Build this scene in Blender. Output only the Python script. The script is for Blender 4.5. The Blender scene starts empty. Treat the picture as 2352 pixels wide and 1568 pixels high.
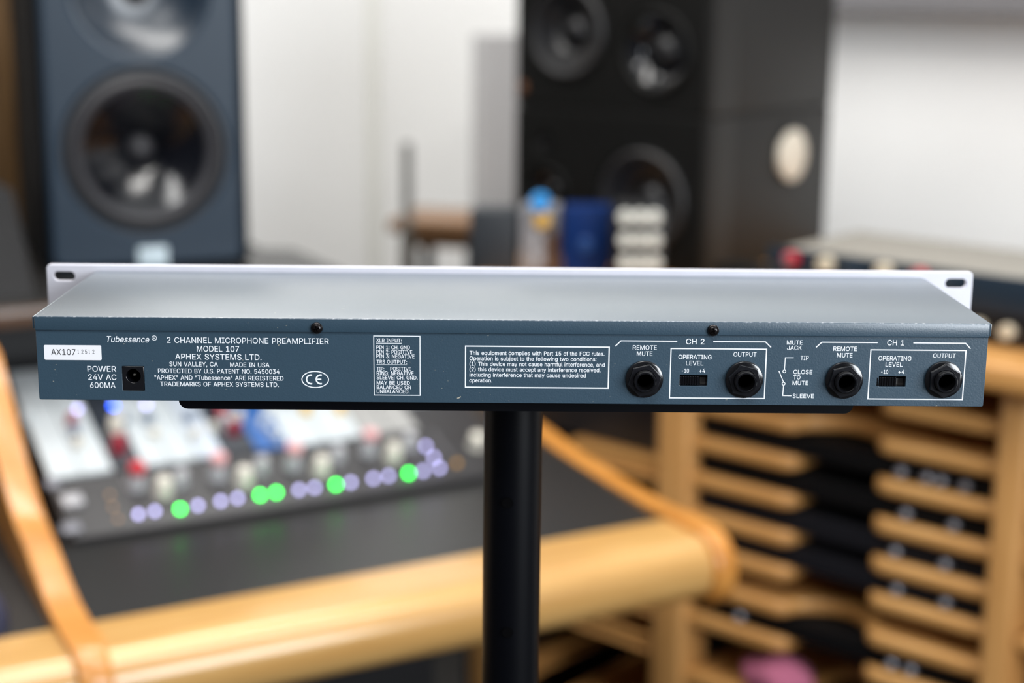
import bpy, bmesh, math, random
import numpy as np
from mathutils.geometry import delaunay_2d_cdt
from mathutils import Vector, Matrix, Euler
random.seed(7)
PI = math.pi
S = bpy.context.scene
COL = S.collection

# ------------------------------------------------------------------ camera
F_PX = 3593.0                                    # focal length in photo pixels (2352 wide, 55 mm lens)
CAM = Vector((-0.0091, -0.6875, 1.350))
PITCH, YAW, ROLL = 0.2217, 0.0122, 0.0106
fw = Vector((math.sin(YAW)*math.cos(PITCH), math.cos(YAW)*math.cos(PITCH), -math.sin(PITCH)))
r0 = Vector((math.cos(YAW), -math.sin(YAW), 0)); u0 = r0.cross(fw)
rt = r0*math.cos(ROLL) + u0*math.sin(ROLL); up = u0*math.cos(ROLL) - r0*math.sin(ROLL)
cd = bpy.data.cameras.new('camera'); cam = bpy.data.objects.new('camera', cd); COL.objects.link(cam)
cam.matrix_world = Matrix(((rt.x, up.x, -fw.x, CAM.x), (rt.y, up.y, -fw.y, CAM.y), (rt.z, up.z, -fw.z, CAM.z), (0, 0, 0, 1)))
cd.sensor_width = 36.0; cd.lens = F_PX/2352*36.0; cd.clip_start = 0.02
cd.dof.use_dof = True; cd.dof.focus_distance = 0.708; cd.dof.aperture_fstop = 4.3
S.camera = cam

# ------------------------------------------------------------------ light
wd = bpy.data.worlds.new('room_light'); S.world = wd; wd.use_nodes = True
wd.node_tree.nodes['Background'].inputs[0].default_value = (0.97, 0.98, 1.0, 1)
wd.node_tree.nodes['Background'].inputs[1].default_value = 0.0    # closed room: all light comes from its lamps and window
def area(name, loc, target, sx, sy, power, col=(1, 1, 1)):
    l = bpy.data.lights.new(name, 'AREA'); l.shape = 'RECTANGLE'; l.size = sx; l.size_y = sy
    l.energy = power; l.color = col
    o = bpy.data.objects.new(name, l); COL.objects.link(o); o.location = loc
    d = Vector(target)-Vector(loc)
    o.rotation_euler = d.to_track_quat('-Z', 'Y').to_euler()
    return o
area('ceiling_panel_offscreen', (-0.35, 1.75, 2.75), (-0.35, 1.75, 0), 1.1, 0.45, 20, (1.0, 0.98, 0.945))  # extra unseen panel added to brighten the far walls
area('ceiling_panel_offscreen', (-0.60, 0.65, 2.75), (-0.60, 0.65, 0), 1.1, 0.45, 18, (1.0, 0.975, 0.94))
area('ceiling_panel_offscreen', (0.55, 0.35, 2.75), (0.55, 0.35, 0), 1.1, 0.45, 18, (1.0, 0.975, 0.94))
area('ceiling_panel_offscreen', (-0.4, -1.3, 2.75), (-0.4, -1.3, 0), 1.1, 0.6, 24, (1.0, 0.99, 0.975))
area('window_right_offscreen', (1.64, -1.61, 1.60), (1.64-0.746, -1.61+0.666, 1.60), 1.2, 1.3, 60, (0.90, 0.95, 1.0))
S.view_settings.view_transform = 'Standard'; S.view_settings.look = 'None'
S.view_settings.exposure = 0.18; S.view_settings.gamma = 1.0; S.view_settings.use_curve_mapping = False

# ------------------------------------------------------------------ photo pixel -> point
def ray(x, y): return fw + rt*((x-1176)/F_PX) + up*((784-y)/F_PX)
def at_depth(x, y, d): return CAM + ray(x, y)*d
def hit(M, x, y, axis=2, val=0.0):
    """pixel -> local point on the plane local[axis] = val of frame M"""
    I = M.inverted(); c = I @ CAM; d = I.to_3x3() @ ray(x, y)
    return c + d*((val-c[axis])/d[axis])
def at_z(x, y, z): return hit(Matrix.Identity(4), x, y, 2, z)

# ------------------------------------------------------------------ materials
MATS = {}
def lin(c):
    return tuple(((v/255/12.92) if v/255 <= .04045 else ((v/255+.055)/1.055)**2.4) for v in c)
def mat(name, rgb, rough=0.5, metal=0.0, var=0.06, scale=40.0, bump=0.0, bscale=900.0, spec=0.5, coat=0.0, emit=None, ior=1.5, mapscale=None):
    if name in MATS: return MATS[name]
    m = bpy.data.materials.new(name); m.use_nodes = True; nt = m.node_tree; N = nt.nodes; L = nt.links
    b = N['Principled BSDF']; col = lin(rgb)
    tc = N.new('ShaderNodeTexCoord'); mp = N.new('ShaderNodeMapping')
    L.new(tc.outputs['Object'], mp.inputs['Vector'])
    if mapscale: mp.inputs['Scale'].default_value = mapscale
    nz = N.new('ShaderNodeTexNoise'); nz.inputs['Scale'].default_value = scale; nz.inputs['Detail'].default_value = 4
    L.new(mp.outputs[0], nz.inputs['Vector'])
    mr = N.new('ShaderNodeMapRange'); mr.inputs[3].default_value = 1-var; mr.inputs[4].default_value = 1+var
    L.new(nz.outputs['Fac'], mr.inputs[0])
    hs = N.new('ShaderNodeHueSaturation'); hs.inputs['Color'].default_value = (*col, 1)
    L.new(mr.outputs[0], hs.inputs['Value']); L.new(hs.outputs[0], b.inputs['Base Color'])
    b.inputs['Roughness'].default_value = rough; b.inputs['Metallic'].default_value = metal
    b.inputs['Specular IOR Level'].default_value = spec; b.inputs['IOR'].default_value = ior
    b.inputs['Coat Weight'].default_value = coat; b.inputs['Coat Roughness'].default_value = 0.12
    if bump:
        n2 = N.new('ShaderNodeTexNoise'); n2.inputs['Scale'].default_value = bscale; n2.inputs['Detail'].default_value = 3
        L.new(tc.outputs['Object'], n2.inputs['Vector'])
        bp = N.new('ShaderNodeBump'); bp.inputs['Strength'].default_value = bump; bp.inputs['Distance'].default_value = 0.0005
        L.new(n2.outputs['Fac'], bp.inputs['Height']); L.new(bp.outputs[0], b.inputs['Normal'])
    if emit:
        b.inputs['Emission Color'].default_value = (*lin(rgb), 1); b.inputs['Emission Strength'].default_value = emit
    MATS[name] = m; return m
def wood(name, c1, c2, axis_scale, rough=0.35, coat=0.25):
    m = bpy.data.materials.new(name); m.use_nodes = True; nt = m.node_tree; N = nt.nodes; L = nt.links
    b = N['Principled BSDF']; tc = N.new('ShaderNodeTexCoord'); mp = N.new('ShaderNodeMapping')
    mp.inputs['Scale'].default_value = axis_scale; L.new(tc.outputs['Object'], mp.inputs['Vector'])
    nz = N.new('ShaderNodeTexNoise'); nz.inputs['Scale'].default_value = 1.0; nz.inputs['Detail'].default_value = 5; nz.inputs['Distortion'].default_value = 0.6
    L.new(mp.outputs[0], nz.inputs['Vector'])
    cr = N.new('ShaderNodeValToRGB'); cr.color_ramp.elements[0].position = 0.3; cr.color_ramp.elements[1].position = 0.7
    cr.color_ramp.elements[0].color = (*lin(c1), 1); cr.color_ramp.elements[1].color = (*lin(c2), 1)
    L.new(nz.outputs['Fac'], cr.inputs[0]); L.new(cr.outputs[0], b.inputs['Base Color'])
    b.inputs['Roughness'].default_value = rough; b.inputs['Coat Weight'].default_value = coat; b.inputs['Coat Roughness'].default_value = 0.13
    MATS[name] = m; return m
def paint(name, rgb, wear, edge=False):
    """textured slate enamel with small pale chips and fine scratches"""
    m = mat(name, rgb, rough=0.40, var=0.05, scale=60, bump=0.22, bscale=1300, spec=0.5)
    nt = m.node_tree; N = nt.nodes; L = nt.links; b = N['Principled BSDF']
    tc = N.new('ShaderNodeTexCoord')
    mp = N.new('ShaderNodeMapping'); mp.inputs['Scale'].default_value = (0.7, 1, 1); mp.inputs['Rotation'].default_value = (0, 0.7, 0)
    L.new(tc.outputs['Object'], mp.inputs['Vector'])
    n1 = N.new('ShaderNodeTexNoise'); n1.inputs['Scale'].default_value = 800; n1.inputs['Detail'].default_value = 1
    n2 = N.new('ShaderNodeTexNoise'); n2.inputs['Scale'].default_value = 22; n2.inputs['Detail'].default_value = 1
    L.new(mp.outputs[0], n1.inputs['Vector']); L.new(tc.outputs['Object'], n2.inputs['Vector'])
    r1 = N.new('ShaderNodeMapRange'); r1.inputs[1].default_value = 0.745; r1.inputs[2].default_value = 0.77
    r2 = N.new('ShaderNodeMapRange'); r2.inputs[1].default_value = 0.56; r2.inputs[2].default_value = 0.64
    L.new(n1.outputs['Fac'], r1.inputs[0]); L.new(n2.outputs['Fac'], r2.inputs[0])
    mu = N.new('ShaderNodeMath'); mu.operation = 'MULTIPLY'; L.new(r1.outputs[0], mu.inputs[0]); L.new(r2.outputs[0], mu.inputs[1])
    m2 = N.new('ShaderNodeMath'); m2.operation = 'MULTIPLY'; L.new(mu.outputs[0], m2.inputs[0]); m2.inputs[1].default_value = wear
    mx = N.new('ShaderNodeMix'); mx.data_type = 'RGBA'
    src = b.inputs['Base Color'].links[0].from_socket
    L.new(m2.outputs[0], mx.inputs[0]); L.new(src, mx.inputs[6]); mx.inputs[7].default_value = (*lin((196, 190, 172)), 1)
    L.new(mx.outputs[2], b.inputs['Base Color'])
    b.inputs['Coat Weight'].default_value = 1.0; b.inputs['Coat IOR'].default_value = 1.6; b.inputs['Coat Roughness'].default_value = 0.30
    if edge:                                      # highlight of the folded rear edge painted in as pale speckle
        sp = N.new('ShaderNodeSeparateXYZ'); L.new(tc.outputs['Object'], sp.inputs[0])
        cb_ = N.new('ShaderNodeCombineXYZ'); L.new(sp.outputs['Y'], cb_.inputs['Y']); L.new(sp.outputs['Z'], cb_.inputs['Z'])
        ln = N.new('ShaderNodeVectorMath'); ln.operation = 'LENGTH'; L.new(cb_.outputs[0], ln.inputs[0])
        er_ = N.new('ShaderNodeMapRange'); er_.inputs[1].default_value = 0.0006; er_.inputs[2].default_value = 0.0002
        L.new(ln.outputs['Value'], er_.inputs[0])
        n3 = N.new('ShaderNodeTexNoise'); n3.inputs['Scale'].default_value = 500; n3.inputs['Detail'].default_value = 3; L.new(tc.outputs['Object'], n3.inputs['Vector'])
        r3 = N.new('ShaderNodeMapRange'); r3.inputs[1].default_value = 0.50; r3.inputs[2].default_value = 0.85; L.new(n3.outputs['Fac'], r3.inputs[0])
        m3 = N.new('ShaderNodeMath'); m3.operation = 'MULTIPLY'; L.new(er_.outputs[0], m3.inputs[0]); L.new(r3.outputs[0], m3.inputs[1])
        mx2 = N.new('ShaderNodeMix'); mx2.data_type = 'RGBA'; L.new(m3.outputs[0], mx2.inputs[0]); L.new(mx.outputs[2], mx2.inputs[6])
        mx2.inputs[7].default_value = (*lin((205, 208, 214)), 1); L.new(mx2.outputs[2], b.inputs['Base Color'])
    return m
M_PAINT = paint('slate_enamel', (47, 70, 86), 0.7)
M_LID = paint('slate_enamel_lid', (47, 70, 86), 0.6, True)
M_PRINT = mat('white_print', (235, 240, 246), 0.5, var=0.02)
M_INK = mat('black_ink', (22, 24, 34), 0.6, var=0.02)
M_STICK = mat('white_sticker', (240, 241, 246), 0.5, var=0.02)
M_ALU = mat('bare_aluminium', (222, 222, 232), 0.45, metal=0.1, var=0.05, scale=120)
M_BLKPL = mat('black_plastic', (12, 13, 17), 0.16, var=0.05, spec=1.0)
M_BLKSAT = mat('black_satin_plastic', (18, 19, 24), 0.22, var=0.05, spec=1.0)
M_HOLE = mat('dark_inside', (4, 4, 5), 0.9, spec=0.05)
M_STEEL = mat('steel', (190, 185, 175), 0.25, metal=1.0)
M_SCREW = mat('black_screw_steel', (30, 27, 28), 0.22, metal=0.6)
M_STAND = mat('black_powder_coat', (3, 4, 8), 0.40, var=0.08, scale=100, spec=0.18)
M_WALL = mat('white_wall_paint', (242, 242, 241), 0.9, var=0.012, scale=3)
M_CREAM = mat('cream_wall_paint', (236, 236, 230), 0.8, var=0.02, scale=3)
M_TREAT = mat('charcoal_wall_fabric', (62, 62, 66), 0.95, var=0.08, scale=120)
M_FLOOR = mat('dark_carpet', (40, 38, 36), 0.95, var=0.2, scale=60)
M_OAK = wood('oak_armrest', (186, 138, 76), (210, 168, 104), (3, 40, 40), rough=0.3, coat=0.6)
M_OAKD = wood('orange_oak', (190, 124, 52), (208, 144, 70), (3, 40, 40))
M_OAKR = wood('rack_wood', (184, 130, 70), (206, 155, 92), (5, 30, 60), rough=0.45, coat=0.1)
M_OAKP = wood('rack_post_wood', (182, 130, 72), (202, 152, 92), (40, 40, 4), rough=0.45, coat=0.1)
M_BROWN = wood('brown_slat_wood', (84, 60, 30), (108, 80, 44), (40, 40, 4), rough=0.5)
M_DESK = mat('black_desk_top', (36, 36, 36), 0.36, var=0.06, scale=15)
M_DARK = mat('dark_grey_panel', (40, 40, 43), 0.5)
M_BLACK = mat('black_gear', (18, 18, 21), 0.45)
M_CAB = mat('black_cabinet', (26, 26, 25), 0.55, var=0.06)
M_BAF = mat('black_baffle', (13, 13, 12), 0.6, spec=0.2)
M_CONE = mat('black_cone', (24, 24, 26), 0.33)
M_RUB = mat('rubber_surround', (50, 50, 54), 0.5)
M_SLATE = mat('slate_blue_baffle', (24, 42, 58), 0.42, spec=0.35)
M_GLOSS = mat('gloss_cone', (5, 7, 14), 0.15, spec=0.7)
M_GREY = mat('plain_grey', (172, 171, 172), 0.95, var=0.05, scale=200)

# ------------------------------------------------------------------ object helpers
def W(o):
    return (W(o.parent) @ o.matrix_basis) if o.parent else o.matrix_basis.copy()
def link(o, parent=None, M=None):
    COL.objects.link(o)
    M = M or Matrix.Identity(4)
    if parent: o.parent = parent; o.matrix_basis = W(parent).inverted() @ M
    else: o.matrix_basis = M
    return o
def tag(o, label=None, cat=None, group=None, kind=None):
    if label: o['label'] = label
    if cat: o['category'] = cat
    if group: o['group'] = group
    if kind: o['kind'] = kind
    return o
def thing(name, label, cat, M, group=None):
    o = bpy.data.objects.new(name, None); o.empty_display_size = 0.02; link(o, None, M)
    return tag(o, label, cat, group)
def ob(name, data, material, parent=None, M=None, smooth=35):
    if isinstance(data, bmesh.types.BMesh):
        me = bpy.data.meshes.new(name); bmesh.ops.recalc_face_normals(data, faces=data.faces); data.to_mesh(me); data.free()
    else: me = data
    if not me.materials: me.materials.append(material)
    if smooth and not me.get('sm'):
        for p in me.polygons: p.use_smooth = True
        me.set_sharp_from_angle(angle=math.radians(smooth)); me['sm'] = 1
    return link(bpy.data.objects.new(name, me), parent, M)
def T(x, y, z): return Matrix.Translation((x, y, z))
def RZ(a): return Matrix.Rotation(a, 4, 'Z')
def RX(a): return Matrix.Rotation(a, 4, 'X')
def RY(a): return Matrix.Rotation(a, 4, 'Y')
def box(x0, x1, y0, y1, z0, z1, bev=0.0, seg=2, bm=None):
    b = bmesh.new()
    vs = [b.verts.new((x, y, z)) for x in (x0, x1) for y in (y0, y1) for z in (z0, z1)]
    for f in ((0, 1, 3, 2), (4, 6, 7, 5), (0, 4, 5, 1), (2, 3, 7, 6), (0, 2, 6, 4), (1, 5, 7, 3)):
        b.faces.new([vs[i] for i in f])
    if bev: bmesh.ops.bevel(b, geom=list(b.edges), offset=bev, segments=seg, affect='EDGES', profile=0.5)
    if bm is None: return b
    me = bpy.data.meshes.new('t'); b.to_mesh(me); b.free(); bm.from_mesh(me); bpy.data.meshes.remove(me); return bm
def prism(pts, x0, x1, bev=0.0, seg=2):
    """polygon of (y,z) points extruded along x"""
    b = bmesh.new()
    A = [b.verts.new((x0, y, z)) for y, z in pts]; B = [b.verts.new((x1, y, z)) for y, z in pts]
    n = len(pts); fa = b.faces.new(A[::-1]); fb = b.faces.new(B)
    for i in range(n): b.faces.new((A[i], A[(i+1) % n], B[(i+1) % n], B[i]))
    if bev:
        es = list(fa.edges)+list(fb.edges)
        bmesh.ops.bevel(b, geom=es, offset=bev, segments=seg, affect='EDGES', profile=0.5)
    return b
def lathe(prof, n=32, bm=None, M=None):
    """(radius, z) profile spun about z"""
    b = bm or bmesh.new(); rings = []
    for r, z in prof:
        if r < 1e-7: rings.append([b.verts.new((M @ Vector((0, 0, z))) if M else (0, 0, z))])
        else:
            ring = []
            for i in range(n):
                v = Vector((r*math.cos(2*PI*i/n), r*math.sin(2*PI*i/n), z)); ring.append(b.verts.new(M @ v if M else v))
            rings.append(ring)
    for a, c in zip(rings, rings[1:]):
        for i in range(n):
            j = (i+1) % n
            if len(a) == 1 and len(c) == 1: continue
            if len(a) == 1: b.faces.new((a[0], c[i], c[j]))
            elif len(c) == 1: b.faces.new((a[i], c[0], a[j]))
            else: b.faces.new((a[i], c[i], c[j], a[j]))
    return b
def fill(polys, thick=0.0, bevel=0.0):
    """flat shape in xy with holes -> mesh, from a filled 2D curve"""
    cu = bpy.data.curves.new('shape', 'CURVE'); cu.dimensions = '2D'; cu.fill_mode = 'BOTH'
    cu.extrude = max(thick/2-bevel, 0.0); cu.bevel_depth = bevel; cu.bevel_resolution = 2; cu.offset = -bevel
    for p in polys:
        s = cu.splines.new('POLY'); s.points.add(len(p)-1); s.use_cyclic_u = True
        for q, c in zip(s.points, p): q.co = (c[0], c[1], 0, 1)
    o = bpy.data.objects.new('shape', cu); me = bpy.data.meshes.new_from_object(o)
    bpy.data.objects.remove(o); bpy.data.curves.remove(cu); me.materials.clear(); return me
def circ(x, y, r, n=32, a0=0.0): return [(x+r*math.cos(a0+2*PI*i/n), y+r*math.sin(a0+2*PI*i/n)) for i in range(n)]
def rrect(x0, x1, y0, y1, r, n=5):
    P = []
    for cx, cy, a in ((x1-r, y1-r, 0), (x0+r, y1-r, PI/2), (x0+r, y0+r, PI), (x1-r, y0+r, 1.5*PI)):
        P += [(cx+r*math.cos(a+PI/2*i/n), cy+r*math.sin(a+PI/2*i/n)) for i in range(n+1)]
    return P
def xf(me, M): me.transform(M); return me
UPR = RX(PI/2)          # xy shape -> xz plane, its +z side facing -y

# ------------------------------------------------------------------ the room
RA = Vector((0.251, 1.241, 0)); RANG = math.radians(-41.76)
RM = T(RA.x, RA.y, 0) @ RZ(RANG)                 # rack frame: x along the rack front, y into the rack
OM = T(-0.379, 0.656, 0) @ RZ(math.radians(28))  # desk frame: x along the armrest, y away from the sitter
tag(ob('floor', box(-4, 4, -4, 4, -0.05, 0), M_FLOOR, smooth=0), kind='structure')
WALLR = 0.95; CORN = hit(RM, 858, 300, 1, WALLR).x
tag(ob('wall_right', box(CORN, 3.0, WALLR, WALLR+0.1, 0, 2.8), M_WALL, None, RM, 0), kind='structure')
tag(ob('wall_left', box(CORN-0.1, CORN, -2.9, WALLR+0.1, 0, 2.8), M_WALL, None, RM, 0), kind='structure')
tag(ob('wall_front', box(CORN-0.1, 3.1, -3.0, -2.9, 0, 2.8), M_TREAT, None, RM, 0), kind='structure')
tag(ob('wall_back', box(3.0, 3.1, -2.9, WALLR+0.1, 0, 2.8), M_TREAT, None, RM, 0), kind='structure')
tag(ob('ceiling', box(CORN-0.1, 3.1, -3.0, WALLR+0.1, 2.8, 2.9), M_WALL, None, RM, 0), kind='structure')
tag(ob('trim_1', box(CORN, CORN+0.02, WALLR-0.02, WALLR, 0, 2.8, 0.004), M_CREAM, None, RM), kind='structure')
tag(ob('trim_2', box(-0.9, 3.0, WALLR-0.09, WALLR, hit(RM, 2150, 36, 1, WALLR-0.09).z, 1.62, 0.01), mat('grey_trim_paint', (128, 127, 130), 0.8), None, RM), kind='structure')

# ------------------------------------------------------------------ the preamplifier
ZT = 1.205                                        # top of the lid
DEP = 0.115; HW = 0.21605; BW = 0.2148; HGT = 0.039; HF = 0.0067; RY0 = 0.001
PM = T(0, 0, ZT)
pre = thing('microphone_preamplifier', 'slate blue rack-mount preamplifier with printed rear and four black jacks on stand tray', 'preamplifier', T(0, DEP/2, ZT-HGT))
def on_rear(x, y):
    p = hit(PM, x, y, 1, RY0); return p.x, p.z
def z1(x, y): return on_rear(60+x/3.92, 590+y/3.92)
def z2(x, y): return on_rear(600+x/3.92, 690+y/3.92)
def z3(x, y): return on_rear(1050+x/5.8075, 690+y/5.8075)
def z4(x, y): return on_rear(1390+x/5.88, 730+y/5.88)
def z5(x, y): return on_rear(1770+x/4.438, 730+y/4.438)
JACKS = [(z4(525, 825), 14), (z4(1875, 830), 47), (z5(746, 633), 15), (z5(1759, 627), 30)]
SWS = [(z4(1003, 915), z4(1380, 773), z4(1035, 0)[0], z4(1300, 0)[0]), (z5(1098, 700), z5(1380, 595), z5(1118, 0)[0], z5(1325, 0)[0])]
PJ = (z1(872, 1203), z1(1060, 983)); PJH = z1(967, 1070)
# lid: top sheet with rear flange, side flanges as a folded sheet
lb = box(-0.2150, 0.2150, 0, DEP, -HF, 0, 0.0006, 3)
for s in (-1, 1):
    box(min(s*0.2151, s*HW), max(s*0.2151, s*HW), 0.0010, DEP, -HF+0.0006, -0.0004, 0.0004, 2, lb)
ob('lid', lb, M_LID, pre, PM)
# rear panel with real openings
holes = [circ(c[0], c[1], 0.0052, 32) for c, a in JACKS]
holes += [rrect(a[0], b[0], a[1], b[1], 0.0003, 2) for a, b, *_ in SWS]
holes += [rrect(PJ[0][0], PJ[1][0], PJ[0][1], PJ[1][1], 0.0003, 2)]
me = fill([rrect(-BW, BW, -HGT, -0.0008, 0.0008, 3)]+holes, 0.0012, 0.0002)
ob('rear_panel', xf(me, T(0, RY0+0.0006, 0) @ UPR), M_PAINT, pre, PM)
cb = box(-BW, BW, RY0+0.0006, DEP, -HGT, -HGT+0.0012, 0.0005, 2)
for s in (-1, 1): box(min(s*BW, s*(BW-0.0012)), max(s*BW, s*(BW-0.0012)), RY0+0.0006, DEP, -HGT+0.0002, -0.0008, 0.0003, 1, cb)
ob('chassis', cb, M_PAINT, pre, PM)
# front panel with rack ears
fl = hit(PM, 147.2, 633.4, 1, DEP); fr = hit(PM, 2195.5, 651.9, 1, DEP)
zs = (fl.z+fr.z)/2; zt = 0.0031; zb = zt-0.0438
def slot(cx, cz): return rrect(cx-0.0056, cx+0.0056, cz-0.0025, cz+0.0025, 0.00245, 6)
slots = [slot(fl.x, zs), slot(fr.x, zs), slot(fl.x, zt+zb-zs), slot(fr.x, zt+zb-zs)]
me = fill([rrect(-0.2413, 0.2413, zb, zt, 0.0022)]+slots, 0.003, 0.0003)
ob('front_panel', xf(me, T(0, DEP+0.0015, 0) @ UPR), M_ALU, pre, PM)
OUT = RX(PI/2)                                    # local z -> towards the viewer (-y)
for (cx, cz), rot in JACKS:
    J = PM @ T(cx, RY0, cz) @ OUT
    jk = ob('jack', lathe([(0.0037, 0.0010), (0.0037, 0.0062), (0.0040, 0.0066), (0.0046, 0.0066), (0.0050, 0.0062), (0.0050, 0.0056), (0.0047, 0.0053), (0.0050, 0.0050), (0.0050, 0.0044), (0.0047, 0.0041), (0.0050, 0.0038), (0.0050, -0.012), (0.0032, -0.012)], 40), M_BLKPL, pre, J)
    ob('washer', lathe([(0.0051, 0.0), (0.0086, 0.0), (0.0087, 0.0004), (0.0085, 0.0010), (0.0080, 0.0013), (0.0051, 0.0013), (0.0051, 0.0)], 48), M_BLKPL, jk, J)
    nut = fill([circ(0, 0, 0.0078, 6, math.radians(rot)), circ(0, 0, 0.0051, 32)], 0.0026, 0.0003)
    ob('hex_nut', xf(nut, T(0, 0, 0.0025)), M_BLKSAT, jk, J, 25)
    ob('bore', lathe([(0.0037, 0.0055), (0.0034, 0.005), (0.0034, -0.010), (0, -0.010)], 32), M_HOLE, jk, J)
for a, b, kx0, kx1 in SWS:
    sw = bmesh.new(); d = 0.0045
    # recessed well
    x0, x1, y0, y1 = a[0], b[0], a[1], b[1]
    w = 0.0005
    box(x0-w, x0, 0.0, d, y0-w, y1+w, 0, 1, sw); box(x1, x1+w, 0.0, d, y0-w, y1+w, 0, 1, sw)
    box(x0-w, x1+w, 0.0, d, y1, y1+w, 0, 1, sw); box(x0-w, x1+w, 0.0, d, y0-w, y0, 0, 1, sw); box(x0-w, x1+w, d-0.0005, d, y0-w, y1+w, 0, 1, sw)
    so = ob('slide_switch', sw, M_BLKSAT, pre, PM @ T(0, RY0+0.0012, 0))
    kb = box(kx0, kx1, -0.0008, d-0.0006, y0+0.0004, y1-0.0006, 0.0002, 1)
    n = 8; st = (kx1-kx0)/n
    for i in range(n):
        box(kx0+st*(i+0.2), kx0+st*(i+0.75), -0.0014, -0.0006, y0+0.0004, y1-0.0006, 0.00012, 1, kb)
    ob('slider', kb, M_BLKPL, so, PM @ T(0, RY0+0.0012, 0))
    ob('contact_plate', box(kx1+0.0010, x1-0.0001, d-0.0012, d-0.0004, y0, y1-0.0020), mat('grey_plate', (120, 118, 116), 0.4), so, PM @ T(0, RY0+0.0012, 0))
# power inlet
x0, x1, y0, y1 = PJ[0][0], PJ[1][0], PJ[0][1], PJ[1][1]
me = fill([rrect(x0+0.0001, x1-0.0001, y0+0.0001, y1-0.0001, 0.0003, 2), circ(PJH[0], PJH[1], 0.0032, 32)], 0.006, 0.0002)
pw = ob('power_inlet', xf(me, T(0, RY0+0.0028, 0) @ UPR), M_BLKPL, pre, PM)
ob('barrel', lathe([(0.0033, 0.004), (0.0033, -0.006), (0, -0.006)], 32), M_HOLE, pw, PM @ T(PJH[0], RY0+0.004, PJH[1]) @ OUT)
ob('center_pin', lathe([(0.0009, -0.002), (0.0009, 0.006), (0.0005, 0.0067), (0, 0.0069)], 16), M_STEEL, pw, PM @ T(PJH[0]+0.0002, RY0+0.0075, PJH[1]+0.0003) @ OUT)
# lid screws, their cross slots cut into the heads
def cross(l, w, z0, z1_):
    b = bmesh.new()
    P = [(-l, -w), (-w, -w), (-w, -l), (w, -l), (w, -w), (l, -w), (l, w), (w, w), (w, l), (-w, l), (-w, w), (-l, w)]
    A = [b.verts.new((x, y, z0)) for x, y in P]; B = [b.verts.new((x, y, z1_)) for x, y in P]
    b.faces.new(A[::-1]); b.faces.new(B)
    for i in range(12): b.faces.new((A[i], A[(i+1) % 12], B[(i+1) % 12], B[i]))
    return b
def cut(base, tool):
    obs = []
    for k, b in enumerate((base, tool)):
        bmesh.ops.recalc_face_normals(b, faces=b.faces); m_ = bpy.data.meshes.new('cut'); b.to_mesh(m_); b.free()
        if k: m_.transform(RZ(0.3))
        o = bpy.data.objects.new('cut', m_); COL.objects.link(o); obs.append(o)
    md = obs[0].modifiers.new('cut', 'BOOLEAN'); md.object = obs[1]; md.solver = 'EXACT'
    bpy.context.view_layer.update()
    me = bpy.data.meshes.new_from_object(obs[0].evaluated_get(bpy.context.evaluated_depsgraph_get()))
    for o in obs: bpy.data.objects.remove(o)
    me.materials.clear(); return me
for q in ((727.6, 753.3), (1638.0, 758.6)):
    p = hit(PM, *q, 1, 0.0)
    J = PM @ T(p.x, 0.0002, p.z) @ OUT
    hd = lathe([(0, -0.0003), (0.0027, -0.0003), (0.0027, 0.0006), (0.0024, 0.0013), (0.0017, 0.0019), (0.0008, 0.0022), (0, 0.0022)], 28)
    sc = ob('screw', cut(hd, cross(0.0013, 0.0003, 0.0008, 0.004)), M_SCREW, pre, J)
    ob('cross_recess', cross(0.00125, 0.00026, 0.0006, 0.0009), M_SCREW, sc, J @ RZ(0.3))

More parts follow.
